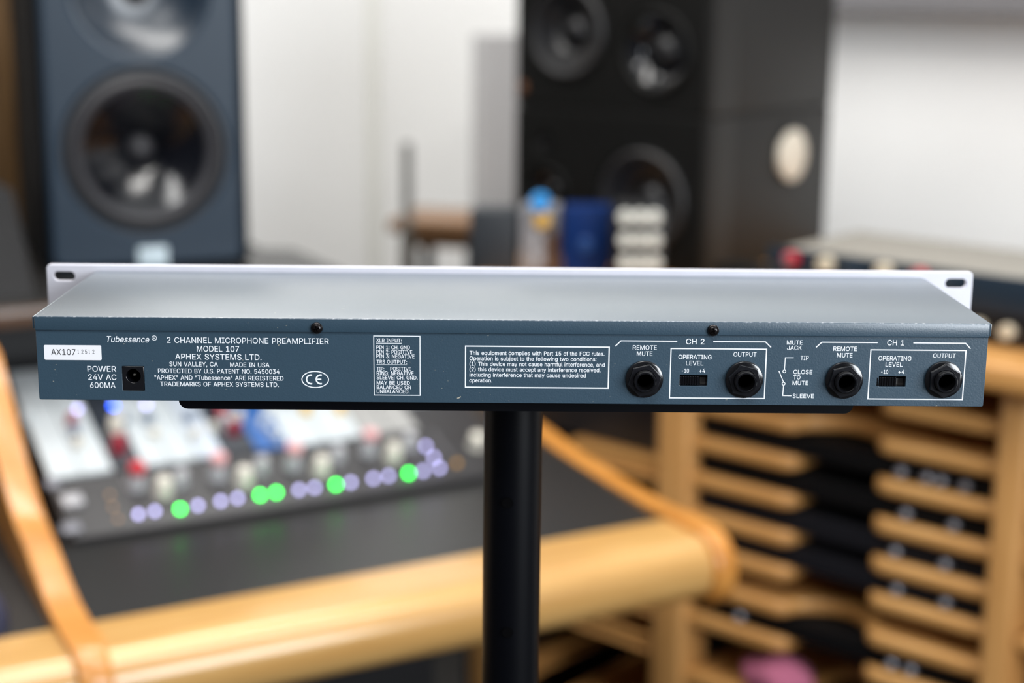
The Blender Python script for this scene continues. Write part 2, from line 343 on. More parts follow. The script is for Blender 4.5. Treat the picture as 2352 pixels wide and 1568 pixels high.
# printed legends -----------------------------------------------------------------
GLYPHS = {}
FONT = None
try: FONT = bpy.data.fonts.load(bpy.utils.system_resource('DATAFILES', path='fonts')+'/Inter.woff2')   # Blender's own bundled interface typeface
except Exception: FONT = None
def text_mesh(s, bold=0.0, shear=0.0):
    cu = bpy.data.curves.new('legend', 'FONT'); cu.body = s; cu.size = 1.0; cu.shear = shear; cu.fill_mode = 'NONE'; cu.space_word = 1.3
    cu.resolution_u = 4
    if FONT: cu.font = FONT
    o = bpy.data.objects.new('legend', cu); me = bpy.data.meshes.new_from_object(o)
    bpy.data.objects.remove(o); bpy.data.curves.remove(cu); me.materials.clear()
    # closed outlines -> one clean flat triangulation per glyph (non-zero winding); the union of
    # slightly shifted copies of an outline gives the stroke weight
    nb = {i: [] for i in range(len(me.vertices))}; nx = {}
    for e in me.edges: nb[e.vertices[0]].append(e.vertices[1]); nb[e.vertices[1]].append(e.vertices[0])
    loops = []; done = set()
    for i in range(len(me.vertices)):
        if i in done or len(nb[i]) != 2: continue
        lp = [i]; done.add(i); j = min(nb[i])         # outlines are stored in drawing order
        while j not in done:
            lp.append(j); done.add(j); j = [q for q in nb[j] if q != lp[-2]][0]
        loops.append([tuple(me.vertices[q].co.xy) for q in lp])
    loops.sort(key=lambda l: min(q[0] for q in l)); groups = []
    for l in loops:
        lo, hi = min(q[0] for q in l), max(q[0] for q in l)
        if groups and lo <= groups[-1][0]+1e-6: groups[-1][1].append(l); groups[-1][0] = max(groups[-1][0], hi)
        else: groups.append([hi, [l]])
    VO = []; FO = []
    shifts = ((bold, 0), (-bold, 0), (0, bold), (0, -bold)) if bold > 0 else ((0, 0),)
    for _, ls in groups:
        x0 = min(q[0] for l in ls for q in l)
        key = (bold, tuple(tuple((round(q[0]-x0, 3), round(q[1], 3)) for q in l) for l in ls))
        if key not in GLYPHS:
            V = []; E = []; seen = {}
            for dx, dy in shifts:
                for l in ls:
                    ids = []
                    for q in l:
                        kq = (round(q[0]-x0+dx, 5), round(q[1]+dy, 5))
                        if kq not in seen: seen[kq] = len(V); V.append(Vector(kq))
                        ids.append(seen[kq])
                    E += [(p, q) for p, q in zip(ids, ids[1:]+ids[:1]) if p != q]
            vo, eo, fo_, *_r = delaunay_2d_cdt(V, E, [], 0, 1e-6)
            P = np.array([(v.x, v.y) for v in vo]); FF = np.array([list(f) for f in fo_]); C = P[FF].mean(1)
            ins = np.zeros(len(C), bool)
            for dx, dy in shifts:
                w = np.zeros(len(C), int)
                for l in ls:
                    A = np.array(l)-(x0, 0)+(dx, dy); B = np.roll(A, -1, 0)
                    cr = (B[None, :, 0]-A[None, :, 0])*(C[:, None, 1]-A[None, :, 1])-(B[None, :, 1]-A[None, :, 1])*(C[:, None, 0]-A[None, :, 0])
                    upw = (A[None, :, 1] <= C[:, None, 1]) & (B[None, :, 1] > C[:, None, 1]) & (cr > 0)
                    dnw = (A[None, :, 1] > C[:, None, 1]) & (B[None, :, 1] <= C[:, None, 1]) & (cr < 0)
                    w += upw.sum(1)-dnw.sum(1)
                ins |= (w != 0)
            GLYPHS[key] = (P, FF[ins])
        P, FF = GLYPHS[key]; k = len(VO)
        VO += [(float(q[0])+x0, float(q[1]), 0.0) for q in P]; FO += (FF+k).tolist()
    me.clear_geometry(); me.from_pydata(VO, [], FO)
    return me
_cap = text_mesh('H'); CAPH = max(v.co.y for v in _cap.vertices)
LIFT = 0.00006
def legend(s, zf, xl, xr, yb, cap_px, bold=0.012, shear=0.0, parent=None, m=None, lift=LIFT):
    me = text_mesh(s, bold*0.75, shear)
    xs = [v.co.x for v in me.vertices]; a, b = min(xs), max(xs)
    X0, Z0 = zf(xl, yb); X1, _ = zf(xr, yb)
    cap = cap_px/5.13/1000*1.03
    for v in me.vertices:
        v.co = ((v.co.x-a)/(b-a)*(X1-X0)+X0, RY0-lift, v.co.y/CAPH*cap+Z0)
    return ob('printed_text', me, m or M_PRINT, parent or pre, PM, smooth=0)
for s, xl, xr, yb, cp, bo in (
    ('2 CHANNEL MICROPHONE PREAMPLIFIER', 1268, 2725, 772, 12.9, .006), ('MODEL 107', 1538, 1918, 850, 12.9, .008),
    ('APHEX SYSTEMS LTD.', 1343, 2120, 921, 12.9, .010), ('SUN VALLEY, CA', 1290, 1727, 982, 10.2, .012), ('MADE IN USA', 1837, 2192, 989, 10.2, .012),
    ('PROTECTED BY U.S. PATENT NO. 5450034', 1188, 2283, 1043, 10.2, .014), ('"APHEX" AND "Tubessence" ARE REGISTERED', 1157, 2318, 1103, 10.2, .012),
    ('TRADEMARKS OF APHEX SYSTEMS LTD.', 1208, 2275, 1161, 10.2, .012), ('POWER', 553, 812, 1030, 12.8, .008), ('24V AC', 560, 815, 1104, 12.8, .008), ('600MA', 577, 806, 1177, 12.8, .008)):
    legend(s, z1, xl, xr, yb, cp, bo)
legend('Tubessence', z1, 728, 1110, 765, 13.5, .010, 0.25)
legend('R', z1, 1144, 1166, 742, 6.5, .01)
rx, rz = z1(1154, 729)
ob('registered_mark', xf(fill([circ(rx, rz, 0.00118, 24), circ(rx, rz, 0.00092, 24)]), T(0, RY0-LIFT, 0) @ UPR), M_PRINT, pre, PM, 0)
for s, xl, xr, yb in (('XLR INPUT:', 1035, 1265, 374), ('PIN 1: CH. GND', 1037, 1338, 437), ('PIN 2: POSITIVE', 1037, 1360, 478), ('PIN 3: NEGATIVE', 1037, 1380, 517),
    ('TRS OUTPUT:', 1038, 1313, 567), ('TIP:', 1040, 1108, 630), ('POSITIVE', 1162, 1348, 630), ('RING: NEGATIVE', 1040, 1372, 669), ('SLEEVE: CH. GND.', 1040, 1408, 708),
    ('MAY BE USED', 1040, 1337, 756), ('BALANCED OR', 1040, 1350, 795), ('UNBALANCED.', 1040, 1335, 833)):
    legend(s, z2, xl, xr, yb, 8.5, .014)
for s, xl, xr, yb in (('This equipment complies with Part 15 of the FCC rules.', 165, 1965, 722), ('Operation is subject to the following two conditions:', 165, 1858, 795),
    ('(1) This device may not cause harmful interference, and', 165, 1968, 868), ('(2) this device must accept any interference received,', 165, 1912, 941),
    ('including interference that may cause undesired', 165, 1715, 1014), ('operation.', 163, 468, 1088)):
    legend(s, z3, xl, xr, yb, 8.9, .016)
for s, xl, xr, yb, cp in (('CH 2', 1090, 1340, 353, 12.4), ('REMOTE', 372, 697, 428, 10.2), ('MUTE', 427, 638, 510, 10.2), ('OPERATING', 988, 1437, 555, 10.2),
    ('LEVEL', 1090, 1325, 638, 10.2), ('OUTPUT', 1732, 2042, 520, 10.2), ('-10', 1033, 1130, 738, 9.4), ('+4', 1268, 1350, 738, 9.4)):
    legend(s, z4, xl, xr, yb, cp, .010)
for s, xl, xr, yb, cp in (('MUTE', 165, 325, 270, 9.7), ('JACK', 167, 317, 325, 9.7), ('TIP', 303, 387, 428, 9.7), ('CLOSE', 230, 425, 570, 9.7), ('TO', 230, 303, 625, 9.7), ('MUTE', 222, 382, 682, 9.7),
    ('SLEEVE', 222, 440, 815, 9.7), ('CH 1', 1187, 1360, 278, 12.2), ('REMOTE', 638, 880, 335, 10), ('MUTE', 675, 833, 400, 10), ('OPERATING', 1097, 1433, 432, 10),
    ('LEVEL', 1170, 1345, 494, 10), ('OUTPUT', 1655, 1885, 405, 10), ('-10', 1125, 1197, 568, 9.2), ('+4', 1300, 1362, 568, 9.2)):
    legend(s, z5, xl, xr, yb, cp, .010)
def stroke(pts, w, name='printed_line'):
    """flat mitred line through (x,z) points on the rear panel"""
    bm = bmesh.new(); L_, R_ = [], []
    for i, p in enumerate(pts):
        p = Vector(p); a = (p-Vector(pts[i-1])).normalized() if i else None
        c = (Vector(pts[i+1])-p).normalized() if i < len(pts)-1 else None
        d = ((a+c).normalized() if a and c else (a or c)); n = Vector((-d.y, d.x))
        k = 1/max(0.4, n.dot(Vector((-(c or a).y, (c or a).x))))
        L_.append(bm.verts.new((p.x+n.x*w/2*k, RY0-LIFT, p.y+n.y*w/2*k))); R_.append(bm.verts.new((p.x-n.x*w/2*k, RY0-LIFT, p.y-n.y*w/2*k)))
    for i in range(len(pts)-1): bm.faces.new((L_[i], L_[i+1], R_[i+1], R_[i]))
    return ob(name, bm, M_PRINT, pre, PM, 0)
def frame(zf, tl, tr, br, bl, w):
    a, b, c, d = zf(*tl), zf(*tr), zf(*br), zf(*bl)
    x0, x1, y0, y1 = (a[0]+d[0])/2, (b[0]+c[0])/2, (c[1]+d[1])/2, (a[1]+b[1])/2
    me = fill([[(x0, y0), (x1, y0), (x1, y1), (x0, y1)], [(x0+w, y0+w), (x1-w, y0+w), (x1-w, y1-w), (x0+w, y1-w)]])
    return ob('printed_frame', xf(me, T(0, RY0-LIFT, 0) @ UPR), M_PRINT, pre, PM, 0)
LW = 0.00050
frame(z2, (1008, 314), (1434, 318), (1434, 858), (1014, 853), 0.0004)
frame(z3, (103, 596), (2038, 616), (2022, 1177), (103, 1162), 0.00058)
frame(z4, (885, 405), (2194, 413), (2150, 1096), (857, 1086), 0.00054)
frame(z5, (1018, 319), (2003, 325), (1955, 837), (983, 832), 0.00054)
stroke([z2(1035, 384), z2(1265, 385)], 0.0003); stroke([z2(1038, 577), z2(1313, 578)], 0.0003)
stroke([z4(137, 380), z4(214, 308), z4(973, 314)], LW); stroke([z4(1460, 319), z4(2165, 322), z4(2240, 397)], LW)
stroke([z5(462, 300), z5(522, 247), z5(1090, 251)], LW); stroke([z5(1455, 254), z5(1987, 258), z5(2038, 313)], LW)
stroke([z5(235, 405), z5(150, 405), z5(141, 530)], 0.0004); stroke([z5(84, 539), z5(132, 655)], 0.0004); stroke([z5(131, 686), z5(123, 791), z5(212, 793)], 0.0004)
for q in ((140, 543), (132, 670)):
    c = z5(*q); ob('printed_ring', xf(fill([circ(*c, 0.00085, 24), circ(*c, 0.0005, 24)]), T(0, RY0-LIFT, 0) @ UPR), M_PRINT, pre, PM, 0)
# conformity mark in an oval
ea, eb = z2(360, 632), z2(612, 788); ecx, ecz = (ea[0]+eb[0])/2, (ea[1]+eb[1])/2; erx, erz = (eb[0]-ea[0])/2, (ea[1]-eb[1])/2
def ell(k): return [(ecx+(erx-k)*math.cos(2*PI*i/48), ecz+(erz-k)*math.sin(2*PI*i/48)) for i in range(48)]
ob('conformity_mark', xf(fill([ell(0), ell(0.00048)]), T(0, RY0-LIFT, 0) @ UPR), M_PRINT, pre, PM, 0)
R_o = 0.0024; R_i = 0.00168
for cxp, bar in ((449, False), (536, True)):
    c = z2(cxp, 709); a0 = math.radians(78); n = 24
    arc = [(c[0]+R_o*math.cos(a0+(2*PI-2*a0)*i/n), c[1]+R_o*math.sin(a0+(2*PI-2*a0)*i/n)) for i in range(n+1)]
    arc += [(c[0]+R_i*math.cos(a0*.93+(2*PI-2*a0*.93)*i/n), c[1]+R_i*math.sin(a0*.93+(2*PI-2*a0*.93)*i/n)) for i in range(n, -1, -1)]
    me = fill([arc]); b2 = bmesh.new(); b2.from_mesh(me)
    ob('printed_letter', xf(me, T(0, RY0-LIFT, 0) @ UPR), M_PRINT, pre, PM, 0)
    b2.free()
    if bar: stroke([(c[0]-R_i-0.0001, c[1]), (c[0]+0.0003, c[1])], 0.00066)
# serial sticker
a, b = z1(167, 925), z1(675, 795)
st = ob('serial_label', xf(fill([rrect(a[0], b[0], a[1], b[1], 0.0006, 4)], 0.00012), T(0, RY0-0.00006, 0) @ UPR), M_STICK, pre, PM, 0)
legend('AX107', z1, 228, 447, 880, 13.5, 0.0, 0, st, M_INK, 0.00018)
for i, ch in enumerate('12512'):
    x = 467+i*33; legend(ch, z1, x, x+(17 if ch != '1' else 9), 870, 9.6, -0.004, 0, st, M_INK, 0.00018)

# ------------------------------------------------------------------ stand under the preamplifier
p0 = hit(PM, 411, 935, 1, 0.004); p1 = hit(PM, 1960, 938, 1, 0.004)
SB = ZT-HGT
stand = thing('equipment_stand', 'black tray stand with a single round pole carrying the preamplifier', 'stand', T(0.003, 0.055, 0))
def tray_prof():
    x0, x1, z0, z1_, r = p0.x, p1.x, SB-0.0046, SB, 0.0042
    P = [(x0, z1_), (x0, z0+r)]
    P += [(x0+r-r*math.cos(PI/2*i/6), z0+r-r*math.sin(PI/2*i/6)) for i in range(1, 7)]
    P += [(x1-r+r*math.sin(PI/2*i/6), z0+r-r*math.cos(PI/2*i/6)) for i in range(0, 7)]
    P += [(x1, z1_)]; return P
ob('tray', xf(fill([tray_prof()], 0.105), T(0, 0.004+0.0525, 0) @ UPR), M_STAND, stand)
PX = (hit(PM, 1109, 1200, 1, 0.055).x+hit(PM, 1243, 1200, 1, 0.055).x)/2; PR = (hit(PM, 1243, 1100, 1, 0.055).x-hit(PM, 1109, 1100, 1, 0.055).x)/2
ob('pole', lathe([(0, 0.03), (PR, 0.03), (PR, SB-0.0046), (0, SB-0.0046)], 48), M_STAND, stand, T(PX, 0.055, 0))
ob('collar', lathe([(PR*1.0, 0.42), (PR*1.25, 0.42), (PR*1.25, 0.52), (PR, 0.52)], 40), M_BLKSAT, stand, T(PX, 0.055, 0))
ob('base', lathe([(0, 0), (0.17, 0), (0.17, 0.012), (0.16, 0.018), (0.03, 0.032), (0, 0.032)], 48), M_STAND, stand, T(PX, 0.055, 0))
for yy in (1155, 1452):
    q = hit(PM, 1166, yy, 1, 0.055-PR)
    ob('adjustment_hole', lathe([(0.0028, -0.001), (0.0028, 0.0006), (0, 0.0006)], 20), M_HOLE, stand, PM @ T(q.x, 0.055-PR*0.985, q.z) @ OUT)

# ------------------------------------------------------------------ the studio desk (frame OM: x = along, y = away, z = up)
desk = thing('studio_desk', 'black-topped studio desk with rounded oak armrest and oak dividers', 'desk', OM)
def arm_profile(y0, y1, z0, z1_, r):
    P = [(y1, z0), (y1, z1_)]
    P += [(y0+r-r*math.sin(a), z1_-r+r*math.cos(a)) for a in [PI/2*i/8 for i in range(9)]]
    P += [(y0+r-r*math.cos(a), z0+r-r*math.sin(a)) for a in [PI/2*i/8 for i in range(9)]]
    return P
ob('armrest', prism(arm_profile(-0.092, 0.0, 0.712, 0.780, 0.031), 0.0, 0.636), M_OAK, desk, OM)
ob('armrest', prism(arm_profile(-0.092, 0.0, 0.712, 0.780, 0.031), -0.75, -0.030), M_OAK, desk, OM)
SL = 0.07
def surf(v): return 0.776+SL*v
ob('desk_top', prism([(0, 0.745), (0, surf(0)), (0.62, surf(0.62)), (0.62, 0.79)], 0.0, 0.636), M_DESK, desk, OM)
ob('desk_top', prism([(0, 0.745), (0, surf(0)), (0.62, surf(0.62)), (0.62, 0.79)], -0.75, -0.030), M_DESK, desk, OM)
frontarc = [(-0.064-0.036*math.sin(a), 0.752+0.036*math.cos(a)) for a in [PI/2*i/6 for i in range(7)]]
frontarc += [(-0.064-0.036*math.cos(a), 0.740-0.036*math.sin(a)) for a in [PI/2*i/6 for i in range(7)]]
left_top = [(0.40, 0.97), (0.345, 0.965), (0.289, 0.917), (0.236, 0.874), (0.175, 0.836), (0.150, 0.830), (0.111, 0.824), (0.047, 0.799), (0.017, 0.792), (-0.02, 0.789)]
ob('divider', prism([(0.62, 0.70), (0.62, 0.97)]+left_top+frontarc+[(0.0, 0.70)], -0.030, 0.0, 0.004), M_OAKD, desk, OM)
right_top = [(0.44, 0.815), (0.318, 0.806), (0.225, 0.794), (0.116, 0.787), (0.029, 0.784), (-0.02, 0.788)]
ob('divider', prism([(0.44, 0.72)]+right_top+frontarc+[(0.0, 0.70)], 0.636, 0.662, 0.004), M_OAKD, desk, OM)
ob('pedestal', box(-0.70, 0.40, 0.10, 0.60, 0.0, 0.765), M_BLACK, desk, OM)
ob('divider', box(-0.78, -0.75, -0.08, 0.62, 0.0, 0.80, 0.004), M_OAKD, desk, OM)
# bridge carrying the monitor
bc = [hit(OM, x, y, 2, 1.0) for x, y in ((675, 572), (585, 570), (40, 757), (-200, 790))]
b1 = bc[0]; b2_ = bc[1]; b3 = bc[2]; b4 = bc[3]
bp_ = [(b1.x, 0.40), (b1.x, b1.y), (b2_.x, b2_.y), (b2_.x-0.01, 0.98), (-0.75, 0.98), (-0.75, 0.40)]
ob('bridge_top', xf(fill([bp_], 0.018, 0.001), T(0, 0, 0.991)), M_DESK, desk, OM)
ob('bridge_front_edge', box(-0.75, b1.x, 0.388, 0.40, 0.978, 1.0, 0.003), wood('dark_brown_wood', (66, 44, 24), (84, 56, 32), (3, 40, 40)), desk, OM)  # front edge in a darker brown than the dividers
ob('bridge_back', box(-0.75, b1.x-0.02, 0.60, 0.62, 0.80, 0.982), M_BLACK, desk, OM)
for x in (-0.75, -0.05, b1.x-0.02): ob('bridge_support', box(x, x+0.02, 0.62, 0.95, 0.0, 0.982), M_BLACK, desk, OM)
ob('bridge_support', box(b1.x-0.02, b1.x, 0.545, 0.605, 0.80, 0.985), M_BLACK, desk, OM)

# small black unit in the left bridge bay and a slanted black box on the bridge
gx = hit(OM, 50, 880, 1, 0.44)
un = thing('rack_unit', 'black unit with one blue-grey knob under the desk bridge beside the oak divider', 'audio unit', OM @ T(gx.x-0.20, 0.52, surf(0.45)-0.002))
gz = gx.z
bu = OM @ T(0, 0, 0)
ob('body', prism([(0.44, surf(0.44)-0.0003), (0.60, surf(0.60)-0.0003), (0.60, 0.96), (0.44, 0.96)], gx.x-0.44, -0.034, 0.002), M_BLACK, un, OM)
ob('knob', lathe([(0.012, 0), (0.012, 0.012), (0.010, 0.014), (0, 0.014)], 24), mat('blue_grey_knob', (84, 88, 108), 0.4), un, OM @ T(gx.x-0.10, 0.44, gz) @ OUT)

# ------------------------------------------------------------------ mixing console on the desk
TILT = math.radians(18.5)
MM = OM @ T(0.03, 0.182, 0.797) @ RX(TILT)
mix = thing('mixing_console', 'black sloped mixing console with lit buttons and white module panels on the desk', 'mixing console', OM @ T(0.03, 0.182, surf(0.182)))
MW = 0.525; ML = 0.33
ang = math.atan(SL)-TILT
ob('body', prism([(0, 0), (ML, 0), (ML, -0.010+math.tan(ang)*ML), (0, -0.010)], 0, MW, 0.002), mat('console_black', (46, 45, 47), 0.45), mix, MM)
def onmix(x, y, h=0.0): p = hit(MM, x, y, 2, h); return p.x, p.y
SB_ = onmix(110, 1105)[1]
M_WHT = mat('white_module_panel', (188, 196, 200), 0.45); M_GRM = mat('dark_grey_module_panel', (42, 48, 56), 0.45)
M_BLM = mat('blue_module_panel', (42, 92, 158), 0.45); M_PALE = mat('pale_blue_module_panel', (186, 196, 208), 0.45)
M_TXT = mat('speckled_grey_panel', (150, 150, 148), 0.5, var=0.5, scale=220)
M_RED = mat('red_knob_cap', (188, 22, 42), 0.4); M_PINKCAP = mat('pale_red_knob_cap', (214, 158, 160), 0.4)
M_IVORY = mat('ivory_knob', (206, 202, 190), 0.4); M_LGREY = mat('light_grey_knob', (168, 168, 172), 0.4)
M_YEL = mat('yellow_knob', (226, 180, 40), 0.4); M_MARO = mat('maroon_knob', (140, 20, 44), 0.4); M_SLKN = mat('slate_knob', (120, 132, 150), 0.45)
def knob_mesh(r, h): return lathe([(r*1.08, 0), (r*1.08, h*0.15), (r, h*0.2), (r*0.92, h*0.92), (r*0.8, h), (0, h)], 20)
def knob(par, x, y, r, h, m, name='knob', F=None, z0=0.0): return ob(name, knob_mesh(r, h), m, par, (F or MM) @ T(x, y, z0))
MODS = [(0.002, 0.036, M_WHT), (0.037, 0.070, M_WHT), (0.071, 0.102, M_GRM), (0.103, 0.134, M_WHT), (0.135, 0.166, M_WHT), (0.167, 0.196, M_PALE), (0.197, 0.234, M_GRM), (0.235, 0.273, M_BLM),
        (0.274, 0.319, M_WHT), (0.320, 0.366, M_WHT), (0.367, 0.402, M_TXT), (0.403, 0.438, M_TXT), (0.450, 0.520, M_WHT)]
panels = []
for i, (a, b, m) in enumerate(MODS):
    s0 = SB_ if i < 12 else SB_+0.055
    panels.append(ob('module_panel', box(a, b, s0, ML-0.004, -0.002, 0.004, 0.0008, 1), m, mix, MM))
def pk(pi_, x, y, r, h, m, name='knob'):
    u, s = onmix(x, y, 0.006); return knob(panels[pi_], u, s, r, h, m, name, None, 0.004)
pk(1, 165, 968, .006, .012, M_MARO); pk(1, 172, 995, .006, .012, M_SLKN); pk(1, 180, 1020, .006, .010, M_IVORY); pk(0, 60, 960, .006, .010, M_WHT)
pk(2, 266, 985, .0085, .018, M_IVORY); pk(2, 272, 1030, .0085, .018, M_MARO); pk(2, 292, 965, .004, .008, M_SLKN)
pk(3, 340, 965, .006, .012, M_SLKN); pk(3, 355, 1000, .006, .010, M_IVORY); pk(4, 435, 962, .006, .012, M_SLKN); pk(4, 448, 1000, .006, .010, M_IVORY); pk(5, 487, 985, .005, .010, M_IVORY)
pk(6, 508, 952, .006, .012, M_RED); pk(6, 520, 978, .0085, .016, M_LGREY); pk(6, 536, 988, .0075, .014, M_MARO); pk(6, 548, 960, .006, .012, M_IVORY)
pk(7, 600, 975, .005, .010, M_PALE); pk(7, 622, 995, .005, .010, M_PALE); pk(7, 610, 955, .005, .010, M_PALE); pk(7, 640, 1010, .004, .010, M_PALE)
pk(8, 702, 944, .006, .012, M_YEL); pk(9, 780, 944, .005, .012, M_YEL)
# lower channel knobs
for x, y, r, h, m, cap in ((313, 1112, .0095, .022, M_LGREY, M_RED), (375, 1128, .0095, .020, M_IVORY, None), (415, 1106, .008, .018, M_LGREY, None),
    (499, 1090, .0095, .022, M_LGREY, M_PINKCAP), (560, 1104, .0095, .020, M_IVORY, None), (600, 1076, .008, .018, M_LGREY, None),
    (672, 1066, .0095, .022, M_LGREY, M_PINKCAP), (737, 1078, .0095, .020, M_IVORY, None), (775, 1050, .008, .018, M_LGREY, None),
    (846, 1034, .0095, .022, M_LGREY, M_PINKCAP), (902, 1048, .0095, .020, M_IVORY, None), (940, 1022, .008, .018, M_LGREY, None), (1095, 1018, .010, .016, M_IVORY, None)):
    u, s = onmix(x, y, 0.004); k = knob(mix, u, s, r, h, m)
    if cap: ob('knob_cap', lathe([(r*0.95, 0), (r*0.95, 0.008), (r*0.7, 0.010), (0, 0.010)], 20), cap, k, MM @ T(u, s, h-0.001))
for k in range(9):                                # strip dividers
    u = 0.075+k*0.047; ob('strip_divider', box(u, u+0.003, 0.045, SB_-0.004, -0.001, 0.0012), mat('strip_grey', (92, 90, 94), 0.5), mix, MM)
u, s = onmix(165, 1155); ob('square_button', box(u-0.011, u+0.011, s-0.010, s+0.010, 0, 0.006, 0.002), M_LGREY, mix, MM)
u, s = onmix(163, 1216); ob('square_button', box(u-0.010, u+0.010, s-0.008, s+0.008, 0, 0.004, 0.002), mat('grey_button', (116, 117, 126), 0.4), mix, MM)
u, s = onmix(120, 1112); ob('square_button', box(u-0.007, u+0.007, s-0.010, s+0.008, 0, 0.004, 0.002), mat('grey_button', (116, 117, 126), 0.4), mix, MM)
M_GLED = mat('green_lit_button', (40, 255, 75), 0.4, var=0.0, emit=13); M_LLED = mat('lilac_lit_button', (186, 182, 240), 0.4, var=0.0, emit=4.6)
M_BLED = mat('blue_lit_button', (30, 90, 255), 0.4, var=0.0, emit=12); M_ALED = mat('amber_indicator', (190, 140, 60), 0.4, var=0.0, emit=1.2)
M_TANB = mat('tan_button', (190, 150, 110), 0.3, var=0.0)
def lit(x, y, m, r=0.0026, par=None, name='lit_button'):
    u, s = onmix(x, y, 0.003); return ob(name, lathe([(r, 0), (r, 0.003), (r*.8, 0.0036), (0, 0.0036)], 16), m, par or mix, MM @ T(u, s, 0))
for q in ((414, 1166), (598, 1134), (635, 1128), (772, 1110), (939, 1084)): lit(*q, M_GLED, 0.0028)
for q in ((318, 1178), (356, 1171), (455, 1158), (507, 1148), (546, 1141), (687, 1122), (723, 1117), (806, 1105), (858, 1096), (893, 1090), (972, 1079), (1010, 1072), (978, 1022), (997, 1048)): lit(*q, M_LLED)
for q in ((252, 1135), (259, 1162), (271, 1190)): lit(*q, M_TANB)
lit(1050, 1061, M_ALED, name='indicator')
for q, pi_, m in (((178, 938), 1, M_LLED), ((260, 930), 2, M_BLED), ((336, 928), 3, M_LLED)):
    u, s = onmix(*q, 0.006); ob('indicator', lathe([(.0028, 0), (.0028, .003), (0, .0036)], 16), m, panels[pi_], MM @ T(u, s, 0.004))

# ------------------------------------------------------------------ the monitor on the bridge
SC = at_depth(333, 347, 1.95); SYAW = math.radians(21.5)
KM = T(SC.x, SC.y, 1.0) @ RZ(SYAW); WZ = SC.z-1.0
mon = thing('studio_monitor', 'upright slate blue studio monitor with one black woofer standing on the desk bridge', 'loudspeaker', T(SC.x, SC.y, 1.0) @ RZ(SYAW))
SWD = 0.120; SH = 0.475
def shell(x0, x1, z0, z1_, y0, y1, hl, r, bev):
    me = xf(fill([rrect(x0, x1, z0, z1_, r)]+hl, 0.066, bev), T(0, y0+0.033, 0) @ UPR)
    b = bmesh.new(); b.from_mesh(me); bpy.data.meshes.remove(me)
    return box(x0, x1, y0+0.064, y1, z0, z1_, bev, 2, b)
TZ = WZ+0.197
ob('cabinet', shell(-SWD-0.009, SWD+0.009, 0.0, SH, 0.004, 0.285, [circ(0, WZ, 0.1015, 56), circ(0, TZ, 0.084, 48)], 0.008, 0.003), mat('matt_black_cabinet', (7, 7, 9), 0.7, spec=0.15), mon, KM)
me = fill([rrect(-SWD, SWD, 0.004, SH-0.004, 0.014), circ(0, WZ, 0.1005, 56), circ(0, TZ, 0.082, 48)], 0.014, 0.006)
ob('baffle', xf(me, T(0, 0.0, 0) @ UPR), M_SLATE, mon, KM)
def driver(par, F, r, m_trim, m_sur, m_cone, deep=0.35, cap=0.25, name='woofer', m_cap=None, recess=0.0):
    t = ob(name, lathe([(r*1.0, -0.004-recess), (r*1.0, 0.001), (r*0.985, 0.003), (r*0.95, 0.003), (r*0.92, -0.002-recess)], 56), m_trim, par, F)
    ob('surround', lathe([(r*0.93, -0.003-recess), (r*0.90, 0.002-recess), (r*0.84, 0.005-recess), (r*0.77, 0.002-recess), (r*0.735, -0.004-recess)], 56), m_sur, t, F)
    ob('cone', lathe([(r*(cap+(0.745-cap)*k/8), -0.003*(k/8)-r*deep*(1-(k/8)**0.62)-recess) for k in range(8, -1, -1)], 56), m_cone, t, F)
    ob('dust_cap', lathe([(r*cap*1.02, -r*deep-recess), (r*cap*0.85, -r*deep+r*cap*0.35-recess), (r*cap*0.45, -r*deep+r*cap*0.6-recess), (0, -r*deep+r*cap*0.68-recess)], 40), m_cap or m_cone, t, F)
    return t
driver(mon, KM @ T(0, -0.004, WZ) @ OUT, 0.102, M_CONE, M_RUB, M_GLOSS, deep=0.42, cap=0.17, m_cap=M_RUB)
wg = ob('waveguide', lathe([(0.084, 0.0)]+[(0.020+0.061*k/10, -0.030*(1-(k/10)**2.2)-0.0005) for k in range(10, -1, -1)], 56), mat('gloss_waveguide', (26, 40, 54), 0.33, spec=1.0), mon, KM @ T(0, -0.004, TZ) @ OUT)
ob('tweeter_dome', lathe([(0.020, -0.0305), (0.017, -0.020), (0.010, -0.015), (0, -0.0135)], 32), M_GLOSS, wg, KM @ T(0, -0.004, TZ) @ OUT)
bq = hit(KM, 350, 586, 1, -0.001)
ob('badge', box(bq.x-0.019, bq.x+0.019, -0.009, -0.004, bq.z-0.016, bq.z+0.012, 0.003), mat('pale_badge', (190, 206, 214), 0.35), mon, KM)

# ------------------------------------------------------------------ wooden rack along the right wall (frame RM)
rack = thing('equipment_rack', 'long wooden slotted rack with rounded scooped shelves and a thick top board', 'shelf rack', RM)
TOPZ = 0.965; PW = 0.052; BAY = 0.458; NB = 0.54
for x, pw_ in ((-0.385, PW), (-0.053, PW), (0.405, 0.036), (0.405+BAY, PW)):
    ob('post', box(x, x+pw_, -0.014, 0.05, 0.0, TOPZ-0.03, 0.008, 3), M_OAKP, rack, RM)
    ob('side_panel', box(x+0.012, x+pw_-0.012, 0.05, NB, 0.0, TOPZ-0.03), M_BLACK, rack, RM)
tb = fill([[(-0.345, -0.05), (0.93, -0.05), (0.93, NB+0.005), (-0.47, NB+0.005), (-0.47, 0.16)]], 0.032, 0.009)
ob('top_board', xf(tb, T(0, 0, TOPZ-0.016)), M_OAKR, rack, RM)
ob('back_panel', box(-0.37, 0.915, NB-0.012, NB, 0.0, TOPZ-0.03), M_BLACK, rack, RM)
